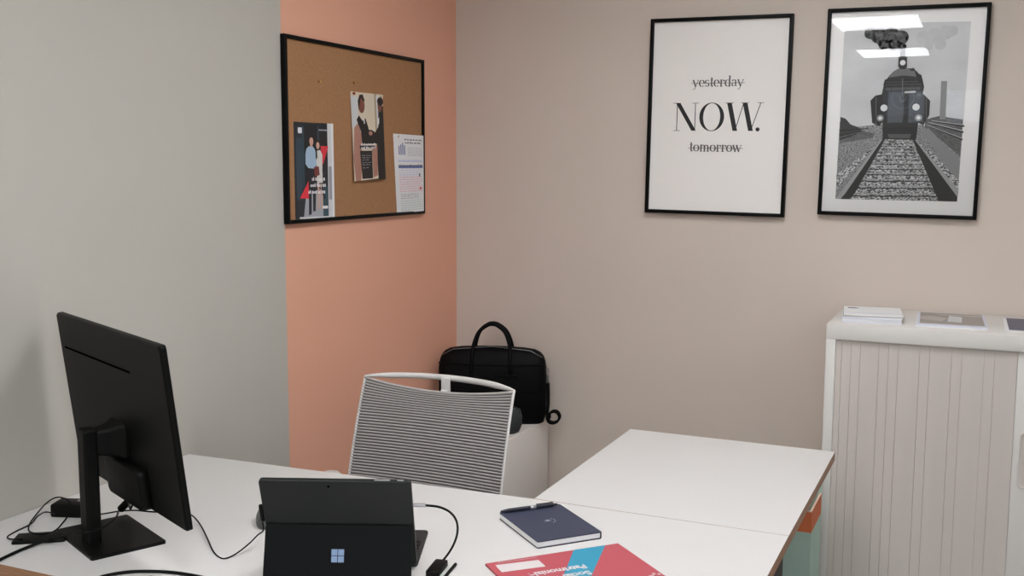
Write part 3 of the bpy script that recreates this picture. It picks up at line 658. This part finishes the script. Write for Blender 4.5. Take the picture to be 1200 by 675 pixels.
# small bird-like silver emblem with a dotted word beside it
for a0, ln, wd in ((20,.013,.0028),(75,.010,.0026),(140,.009,.0024),(200,.014,.0030),(250,.009,.0024),(310,.012,.0026)):
    c_, s_ = math.cos(R(a0)), math.sin(R(a0)); b.poly([(-s_*wd/2,.008+c_*wd/2,ez), (c_*ln,.008+s_*ln,ez), (s_*wd/2,.008-c_*wd/2,ez)])
for i in range(5): a0 = R(-62+i*24); b.poly([(.017*math.cos(a0)+u,.008+.017*math.sin(a0)+v,ez) for u, v in ((-.0013,-.0013),(.0013,-.0013),(.0013,.0013),(-.0013,.0013))])
b.build('emblem', t)
pz = DZ+NT+.0047; pa = .845-.03
mid = Vector((1.1309,-1.7346,pz)) + ortho(.845) @ Vector((-.004, NH/2-.010, 0))
t = thing('pen', 'dark pen lying along the far edge of the navy notebook', 'pen', mid, pa)
b = MB().m('navy_dark'); b.tube([(-.072,0,0),(-.070,0,0),(-.052,0,0),(.056,0,0),(.060,0,0)], [.0012,.0022,.0045,.0045,.0036], 14); b.build('barrel', t)
b = MB().m('silver'); b.cyl((.000,0,0), (.014,0,0), .0047, n=14); b.build('ring_band', t)
b = MB().m('navy_dark'); b.box((.036,0,.0060), (.042,.0030,.0014), bev=.0005); b.build('clip', t)
b = MB().m('navy_dark'); b.cyl((.060,0,0), (.068,0,0), .0022, n=10); b.build('push_button', t)
FA = .8251; BWd, BHt = .300, .212
t = thing('folder', 'red folder with a diagonal teal band and white label on the desk', 'folder', (1.2769,-1.9486,DZ), FA)
z1 = .004
b = MB().m('red'); b.prism([(-BWd/2,-BHt/2),(BWd/2,-BHt/2),(BWd/2,BHt/2),(-BWd/2,BHt/2)], 0, z1, 'red_dark'); b.build('cover', t)
b = MB().m('teal'); b.poly([(x,y,z1+.0003) for x, y in ((.046,BHt/2),(.120,BHt/2),(.017,-.031),(-.060,-BHt/2),(-.135,-BHt/2),(-.05,-.031),(-.008,.026))]); b.keep = True; b.build('teal_band', t)
b = MB().m('print_white'); b.poly([(x,y,z1+.0004) for x, y in ((-.135,.090),(-.044,.083),(-.045,.046),(-.137,.051))]); b.keep = True; b.build('white_label', t)
b = MB().m('print_white'); b.poly([(x,y,z1+.0004) for x, y in ((-.125,.1005),(-.04,.0975),(-.04,.0965),(-.125,.0990))]); b.keep = True; b.build('printed_line', t)
def text_mesh(name, s, size, parent, mt, loc, rz, bold=.0, sx=1.0):
    cu = bpy.data.curves.new(name, 'FONT'); cu.body = s; cu.size = size; cu.offset = bold; cu.extrude = 0
    tmp = bpy.data.objects.new('tmp', cu); COL.objects.link(tmp); bpy.context.view_layer.update()
    me = bpy.data.meshes.new_from_object(tmp.evaluated_get(bpy.context.evaluated_depsgraph_get())); bpy.data.objects.remove(tmp); bpy.data.curves.remove(cu)
    me.name = name; me.transform(Matrix.Diagonal((sx,1,1,1)))
    me.materials.clear(); me.materials.append(M[mt]); o = bpy.data.objects.new(name, me); COL.objects.link(o); o.parent = parent; o.location = loc; o.rotation_euler = (0,0,rz); return o
# the folder is turned round: its lettering reads from the chair's side
text_mesh('cover_title', 'Patrimoniale', .0265, t, 'print_white', (.030,.026,z1+.0006), PI, .0009, .92)
text_mesh('cover_title', 'Sociale', .0265, t, 'print_white', (.024,-.006,z1+.0006), PI, .0009, .95)
b = MB().m('print_white')
for x, y, w_, h_ in ((.125,-.074,.012,.004),(.134,-.068,.006,.007),(.143,-.073,.006,.005),(.115,-.078,.008,.004)): b.poly([(x-w_/2,y-h_/2,z1+.0004),(x+w_/2,y-h_/2,z1+.0004),(x+w_/2,y+h_/2,z1+.0004),(x-w_/2,y+h_/2,z1+.0004)])
b.keep = True; b.build('printed_mark', t)

# ------------------------------------------------------------------ mesh office chair facing the desk
t = thing('office_chair', 'light grey mesh back office chair tucked behind the desk', 'office chair', (.562,-1.36,0), 0)
def bk(s, v):
    """back-rest surface: s across -1..1, v down from the top, chair axes"""
    hw = .241+.004*v/.4; z = .914-v; y = .160-.40*v+.28*v*v
    return hw*s, y, z
BL = .46
b = MB().m('mesh_dark'); NV, NS = 150, 20
def mp(s, v, off=0):
    x, y, z = bk(s, v); sag = .027*(1-s*s)*max(0, 1-v/.10)**1.5
    return Vector((x, y+.012*(1-s*s)-.002+off, z-sag))
rows = [[mp(-1+2*i/NS, .006+BL*j/NV, .0012) for i in range(NS+1)] for j in range(NV+1)]
b.grid(rows); b.m('mesh_light'); pitch = .0082; v = .010
while v < BL:
    A = [mp(-1+2*i/NS, v, -.0008) for i in range(NS+1)]; C_ = [mp(-1+2*i/NS, v+pitch*.30, -.0022) for i in range(NS+1)]; D_ = [mp(-1+2*i/NS, v+pitch*.60, -.0008) for i in range(NS+1)]
    b.grid([A, C_, D_]); v += pitch
b.tube([mp(-1+2*i/NS, .004, 0) for i in range(NS+1)], .0042, 8)
b.build('mesh_back', t)
b = MB().m('chair_white')
def rail(s, v0): 
    x, y, z = bk(s, v0); return Vector((x, y+.060*(1-abs(s)**2.2), z+.004*(1-s*s)))
top = [rail(-1+2*i/28, 0) for i in range(29)]
sideL = [Vector(bk(-1, BL*i/16)) for i in range(16, -1, -1)]; sideR = [Vector(bk(1, BL*i/16)) for i in range(17)]
bot = [rail(1-2*i/20, BL) for i in range(21)]
b.tube(sideL[:-1]+top+sideR[1:], [.0042]*16+[.0042+.0045*min(1,min(i,28-i)/4) for i in range(29)]+[.0042]*16, 8); b.tube(bot, .009, 8); b.build('back_frame', t)
b = MB().m('chair_white'); sp = [Vector((0, bk(0,v_)[1]+.055, bk(0,v_)[2])) for v_ in (.03,.06,.15,.25,.35,.45)] + [Vector((0,.10,.40)), Vector((0,.03,.385))]
b.tube(spline(sp,5), .015, 8, flat=.6); b.box((0, bk(0,0)[1]+.052, .895), (.028,.010,.050), bev=.003); b.build('spine_support', t)
b = MB().m('seat_fabric'); b.loft([[Vector((x, y-.13, z)) for x, y in sq(.24*k, .235*k, 4.5, 40)] for z, k in ((.405,.94),(.415,1),(.445,1),(.462,.95),(.467,.8))]); b.build('seat', t)
b = MB().m('black_plastic'); b.box((0,-.08,.39), (.22,.26,.035), bev=.008); b.build('mechanism', t)
b = MB().m('nickel'); b.cyl((0,-.10,.10), (0,-.10,.38), .019, n=18); b.build('gas_lift', t)
b = MB().m('black_plastic'); b.cyl((0,-.10,.06), (0,-.10,.13), .035, .028, 20)
for k in range(5):
    a = R(90+72*k); b.tube([(0,-.10,.095), (.15*math.cos(a),-.10+.15*math.sin(a),.09), (.29*math.cos(a),-.10+.29*math.sin(a),.072)], [.026,.022,.016], 8)
b.build('star_base', t)
for k in range(5):
    a = R(90+72*k); x, y = .29*math.cos(a), -.10+.29*math.sin(a); b = MB().m('castor'); tx, ty = -math.sin(a), math.cos(a)
    for s in (-1,1): b.cyl((x+tx*.006*s,y+ty*.006*s,.029), (x+tx*.020*s,y+ty*.020*s,.029), .0285, n=18)
    b.cyl((x,y,.029), (x,y,.07), .007, n=8); b.build('castor', t)
for s in (-1,1):
    b = MB().m('black_plastic'); b.tube([(s*.16,-.05,.40),(s*.27,-.05,.40),(s*.305,-.04,.43),(s*.31,0,.59)], .016, 8); arm = b.build('armrest', t)
    b = MB().m('chair_white'); b.loft([[Vector((s*.31+x, -.045+y, z)) for x, y in sq(.032*k, .120*k, 3.2, 28)] for z, k in ((.59,.9),(.597,1),(.611,1),(.618,.9))] if s > 0 else [[Vector((s*.30+x, .005+y, z)) for x, y in sq(.030*k, .085*k, 3.2, 28)] for z, k in ((.615,.9),(.621,1),(.633,1),(.640,.9))]); b.build('arm_pad', arm)

# ------------------------------------------------------------------ white pedestal in the corner, with bag and pouch on it
PZ = .54
t = thing('drawer_pedestal', 'white drawer pedestal in the corner under the black bag', 'pedestal', (.218,-.325,0), 0)
b = MB().m('pedestal_white'); b.box((0,0.01,(PZ-.04)/2+.04), (.414,.57,PZ-.04), bev=.002); b.build('body', t)
zz = .05
for h_ in (.22,.12,.12):
    b = MB().m('pedestal_white'); b.box((0,-.286,zz+h_/2), (.40,.018,h_-.004), bev=.002); dr = b.build('drawer', t); b = MB().m('nickel'); b.tube([(-.06,-.294,zz+h_-.03),(-.06,-.312,zz+h_-.03),(.06,-.312,zz+h_-.03),(.06,-.294,zz+h_-.03)], .004, 8); b.build('handle', dr); zz += h_+.004
for sx in (-1,1):
    for sy in (-1,1): b = MB().m('castor'); b.cyl((sx*.17-.012,sy*.24,.02), (sx*.17+.012,sy*.24,.02), .02, n=16); b.cyl((sx*.17,sy*.24,.02), (sx*.17,sy*.24,.045), .006, n=8); b.build('castor', t)
BA = math.atan2(.13,.40); bc = Vector((.243,-.163,PZ))
t = thing('laptop_bag', 'black leather laptop bag with two handles standing on white pedestal', 'bag', bc, BA)
b = MB().m('leather'); rings = []
for z, w_, d_, e in ((.0,.192,.045,5),(.006,.203,.053,5),(.03,.209,.058,4.5),(.10,.211,.060,4.2),(.17,.211,.058,4.2),(.215,.210,.054,4.2),(.243,.206,.049,4),(.262,.199,.043,3.6),(.276,.187,.036,3.4),(.286,.168,.028,3.2),(.293,.125,.018,2.8),(.297,.04,.005,2)):
    rings.append([Vector((x, y, z)) for x, y in sq(w_, d_, e, 56)])
b.loft(rings); b.build('body', t)
for s in (-1,1):
    b = MB().m('leather'); hw = .074
    pts = [(-hw-.004, s*.055, .195), (-hw, s*.050, .245), (-hw+.003, s*.034, .30), (-.052, s*.022, .352), (-.022, s*.016, .378), (.0, s*.015, .384), (.022, s*.016, .378), (.052, s*.022, .352), (hw-.003, s*.034, .30), (hw, s*.050, .245), (hw+.004, s*.055, .195)]
    b.tube(spline(pts,5), .0075, 10); b.build('handle', t)
b = MB().m('nickel'); b.tube([(-.197,-.036,.262),(-.15,-.030,.286),(0,-.014,.297),(.15,-.030,.286),(.197,-.036,.262)], .0016, 6); b.build('zip', t)
b = MB().m('leather'); b.tube([(-.205,-.048,.235),(-.10,-.056,.232),(.10,-.056,.232),(.205,-.048,.235)], .003, 6); b.tube([(-.2,-.0585,.13),(0,-.062,.13),(.2,-.0585,.13)], .002, 6); b.box((.06,-.058,.19), (.09,.008,.008), bev=.002); b.build('pocket_seam', t)
b = MB().m('nickel'); b.tube([(.214+.006*math.cos(2*PI*i/14), -.01, .205+.012*math.sin(2*PI*i/14)) for i in range(15)], .0018, 6, cap=False); b.box((.217,-.01,.172), (.008,.012,.034), bev=.003); b.build('clip', t)
# webbing strap: drops from the clip, curls over the pedestal edge and lies folded
def ribbon(mb, pts, wd, side, th=.0022):
    P = spline(pts, 8); side = Vector(side).normalized(); rows = []
    A, B_ = [p-side*wd/2 for p in P], [p+side*wd/2 for p in P]; k = len(P)
    up = []
    for i in range(k): tt = (P[min(i+1,k-1)]-P[max(i-1,0)]).normalized(); up.append(tt.cross(side).normalized()*th/2)
    mb.loft([[A[i]-up[i], B_[i]-up[i], B_[i]+up[i], A[i]+up[i]] for i in range(k)], smooth=False)
b = MB().m('strap')
ribbon(b, [(.217,-.01,.158),(.219,-.012,.12),(.219,-.014,.075),(.2165,-.014,.030),(.222,-.012,.008),(.238,-.008,.000),(.256,-.004,.006),(.264,-.002,.024),(.254,-.002,.042),(.236,-.004,.044),(.224,-.008,.032),(.225,-.012,.018)], .026, (.1,1,0), .009)
b.build('shoulder_strap', t)
p = Vector((.316,-.325,PZ)); t = thing('pouch', 'small dark charcoal pouch lying before the laptop bag, behind chair', 'pouch', p, .35)
b = MB().m('felt'); b.loft([[Vector((x+.20*z, y, z)) for x, y in sq(w_, d_, 3, 32)] for z, w_, d_ in ((0,.092,.036),(.008,.104,.044),(.03,.108,.046),(.06,.104,.040),(.088,.092,.028),(.100,.066,.012))]); b.build('body', t)
b = MB().m('nickel'); b.tube([(-.06,-.018,.094),(.02,-.012,.1015),(.09,-.018,.094)], .0015, 6); b.build('zip', t)

# ------------------------------------------------------------------ tambour cabinet
KX, KY, KZ, KW_ = 1.5362, -.4724, 1.0507, 1.20
KD = -KY-.02
t = thing('tambour_cabinet', 'white office cabinet with sliding slatted doors against the back wall', 'cabinet', (KX+KW_/2, KY+KD/2, 0), 0)
hw, hd = KW_/2, KD/2; HH = .047; PWd = .029
b = MB().m('cab_white'); b.box((0,0,KZ-HH/2), (KW_, KD, HH), bev=.0015); b.build('top_panel', t)
for s in (-1,1): b = MB().m('cab_white'); b.box((s*(hw-PWd/2),0,(KZ-HH)/2), (PWd, KD, KZ-HH-.0005), bev=.001); b.build('side_panel', t)
b = MB().m('cab_white'); b.box((0,0,.03), (KW_-2*PWd, KD-.03, .06)); b.build('plinth', t)
b = MB().m('cab_white'); b.box((0,hd-.005,(KZ-HH)/2+.03), (KW_-2*PWd, .010, KZ-HH-.062)); b.build('back_panel', t)
yd = -hd+.016; z0, z1_ = .0605, KZ-HH-.001; zc_ = (z0+z1_)/2; hz = z1_-z0
def door(s):
    """one sliding door: alternate narrow and wide slats, a stile with an oval grip"""
    b = MB(); x0 = -hw+PWd; edges = [x0, 1.583-KX-hw, 1.611-KX-hw, 1.638-KX-hw]; x = 1.720-KX-hw
    wid = [(edges[i], edges[i+1], 0) for i in range(3)] + [(edges[3], 1.656-KX-hw+.036, 0), (1.692-KX-hw, x, 0)]
    for k in range(4): wid += [(x, x+.028, 1), (x+.028, x+.0885, 0)]; x += .0885
    wid += [(x, -.0015, 2)]
    b.m('groove').box(((x0-.0015)/2*s, yd+.006, zc_), (abs(x0)-.0015, .004, hz))
    for a, e, k in wid:
        g_ = .0008
        if k == 2: break
        b.m('tambour').box((s*(a+e)/2, yd, zc_), (e-a-g_, .009, hz))
    dr = b.build('door', t)
    b = MB().m('cab_white'); a, e, _ = wid[-1]; b.box((s*(a+e)/2, yd-.0005, zc_), (e-a-.001, .010, hz), bev=.0012); b.build('stile', dr)
    b = MB().m('cab_white'); hx = s*(-.031); o_ = rrect(.030,.168,.0149,8); i_ = rrect(.021,.158,.0104,8)
    b.loft([[Vector((hx+x_, yd-.0055, .683+z_)) for x_, z_ in o_], [Vector((hx+x_, yd-.0115, .683+z_)) for x_, z_ in [(p_[0]*.95,p_[1]*.99) for p_ in o_]], [Vector((hx+x_, yd-.0115, .683+z_)) for x_, z_ in i_], [Vector((hx+x_, yd-.0058, .683+z_)) for x_, z_ in i_]], cap=False); b.m('tambour'); b.poly([(hx+x_, yd-.0059, .683+z_) for x_, z_ in i_]); b.build('grip', dr)
door(1); 
# second door mirrors the first
def door_right(): door(-1)
door_right()

# ------------------------------------------------------------------ papers on top of the cabinet
def booklet(x, y, z, W_, H_, th, rz, m_, label, cat='brochure', group=None, pict=None):
    t = thing('brochure', label, cat, (x, y, z), rz, group)
    b = MB().m(m_); b.box((0,0,th/2), (W_, H_, th)); b.build('pages', t)
    if pict: pict(t, th)
    return t
n = 7; ztop = KZ+.0003; ord_ = ('lowest in the stack', 'second from the bottom', 'third from the bottom', 'in the middle', 'third from the top', 'second from the top', 'on top of the stack')
for i in range(n):
    th = .0034; m_ = ('paper_cool','paper','paper','paper_cool','paper','paper_grey','paper')[i]
    def pict(t, th):
        b = MB().m('indigo'); b.poly([(x*.9-.060, y*.9+.062, th+.0003) for x, y in ((-.018,-.016),(.010,-.016),(.026,-.004),(.012,.010),(-.016,.012))]); b.build('printed_logo', t)
        b = MB().m('lav'); b.poly([(-.085,-.06,th+.0003),(.085,-.06,th+.0003),(.085,-.052,th+.0003),(-.085,-.052,th+.0003)]); b.build('printed_line', t)
    booklet(1.653+random.uniform(-.003,.003), -.295+random.uniform(-.004,.004), ztop, .176, .206, th, .10+random.uniform(-.02,.02), m_, 'white leaflet %s at left end of the cabinet top' % ord_[i], 'leaflet', 'stack of white leaflets', pict if i == n-1 else None); ztop += th+.0002
def magpict(t, th):
    b = MB()
    for m_, pts in (('taupe', [(-.092,-.112),(.092,-.112),(.092,.148),(-.092,.148)]), ('taupe2', [(-.092,-.02),(-.03,-.05),(-.01,.03),(-.06,.07),(-.092,.05)]), ('pale', [(-.012,-.05),(.028,-.06),(.032,.07),(-.006,.09)]), ('taupe2', [(-.03,.10),(.09,.09),(.09,.12),(-.05,.13)])):
        k = ('taupe','taupe2','pale').index(m_); b.m(m_); b.poly([(x, y, th+.0003+.0001*k) for x, y in pts])
    b.keep = True; b.build('cover_photo', t)
booklet(1.884, -.262, KZ+.0003, .200, .296, .003, .03, 'paper', 'white magazine lying underneath the one with grey photo cover', 'magazine', 'magazines at the middle of the cabinet top')
booklet(1.886, -.262, KZ+.0036, .200, .296, .004, .045, 'paper_cool', 'magazine with a grey photo cover lying on the cabinet top', 'magazine', 'magazines at the middle of the cabinet top', magpict)
def dark(t, th):
    b = MB().m('indigo'); b.poly([(x, y, th+.0003) for x, y in ((-.094,-.122),(.103,-.122),(.103,.146),(-.094,.146))]); b.keep = True; b.build('cover_panel', t)
booklet(2.140, -.258, KZ+.0003, .210, .297, .003, .02, 'paper', 'brochure with dark indigo cover, rightmost on the cabinet top', 'brochure', None, dark)

# ------------------------------------------------------------------ open recycling box between desk and cabinet
t = thing('recycling_box', 'open sage green box with burnt orange rim between desk and cabinet', 'box', (1.405,-.642,0), 0)
GW, GD, GH = .292, .20, .532; tk = .006
b = MB().m('green')
for c, d in (((0,-GD/2+tk/2,(GH-.062)/2),(GW,tk,GH-.062)), ((0,GD/2-tk/2,GH/2+.03),(GW,tk,GH+.06)), ((-GW/2+tk/2,0,(GH-.062)/2),(tk,GD-2*tk,GH-.062)), ((GW/2-tk/2,0,(GH-.062)/2),(tk,GD-2*tk,GH-.062)), ((0,0,.004),(GW-2*tk,GD-2*tk,.008))): b.box(c, d)
b.build('body', t)
b = MB().m('burnt')
for c, d in (((0,-GD/2+tk/2,GH-.031),(GW,tk,.0618)), ((-GW/2+tk/2,0,GH-.031),(tk,GD-2*tk,.0618)), ((GW/2-tk/2,0,GH-.031),(tk,GD-2*tk,.0618))): b.box(c, d)
b.m('card_edge')
for c, d in (((0,-GD/2+tk/2,GH+.0015),(GW,tk,.003)), ((GW/2-tk/2,0,GH+.0015),(tk,GD-2*tk,.003))): b.box(c, d)
b.build('rim_band', t)

# ------------------------------------------------------------------ daylight and view
W_ = bpy.data.worlds.new('sky'); S.world = W_; W_.use_nodes = True; nt = W_.node_tree
bg = nt.nodes['Background']; sk = nt.nodes.new('ShaderNodeTexSky'); sk.sky_type = 'HOSEK_WILKIE'; sk.turbidity = 5; sk.sun_direction = Vector((-.5,.6,.6)).normalized()
mixn = nt.nodes.new('ShaderNodeMixRGB'); mixn.inputs[0].default_value = .55; mixn.inputs[2].default_value = (.80,.88,1,1)
nt.links.new(sk.outputs[0], mixn.inputs[1]); nt.links.new(mixn.outputs[0], bg.inputs[0]); bg.inputs[1].default_value = 4.0
vs = S.view_settings; vs.view_transform = 'Standard'; vs.look = 'None'; vs.gamma = 1; vs.use_curve_mapping = False; vs.exposure = -.13
S.cycles.max_bounces = 8; S.cycles.diffuse_bounces = 5; S.cycles.transparent_max_bounces = 12
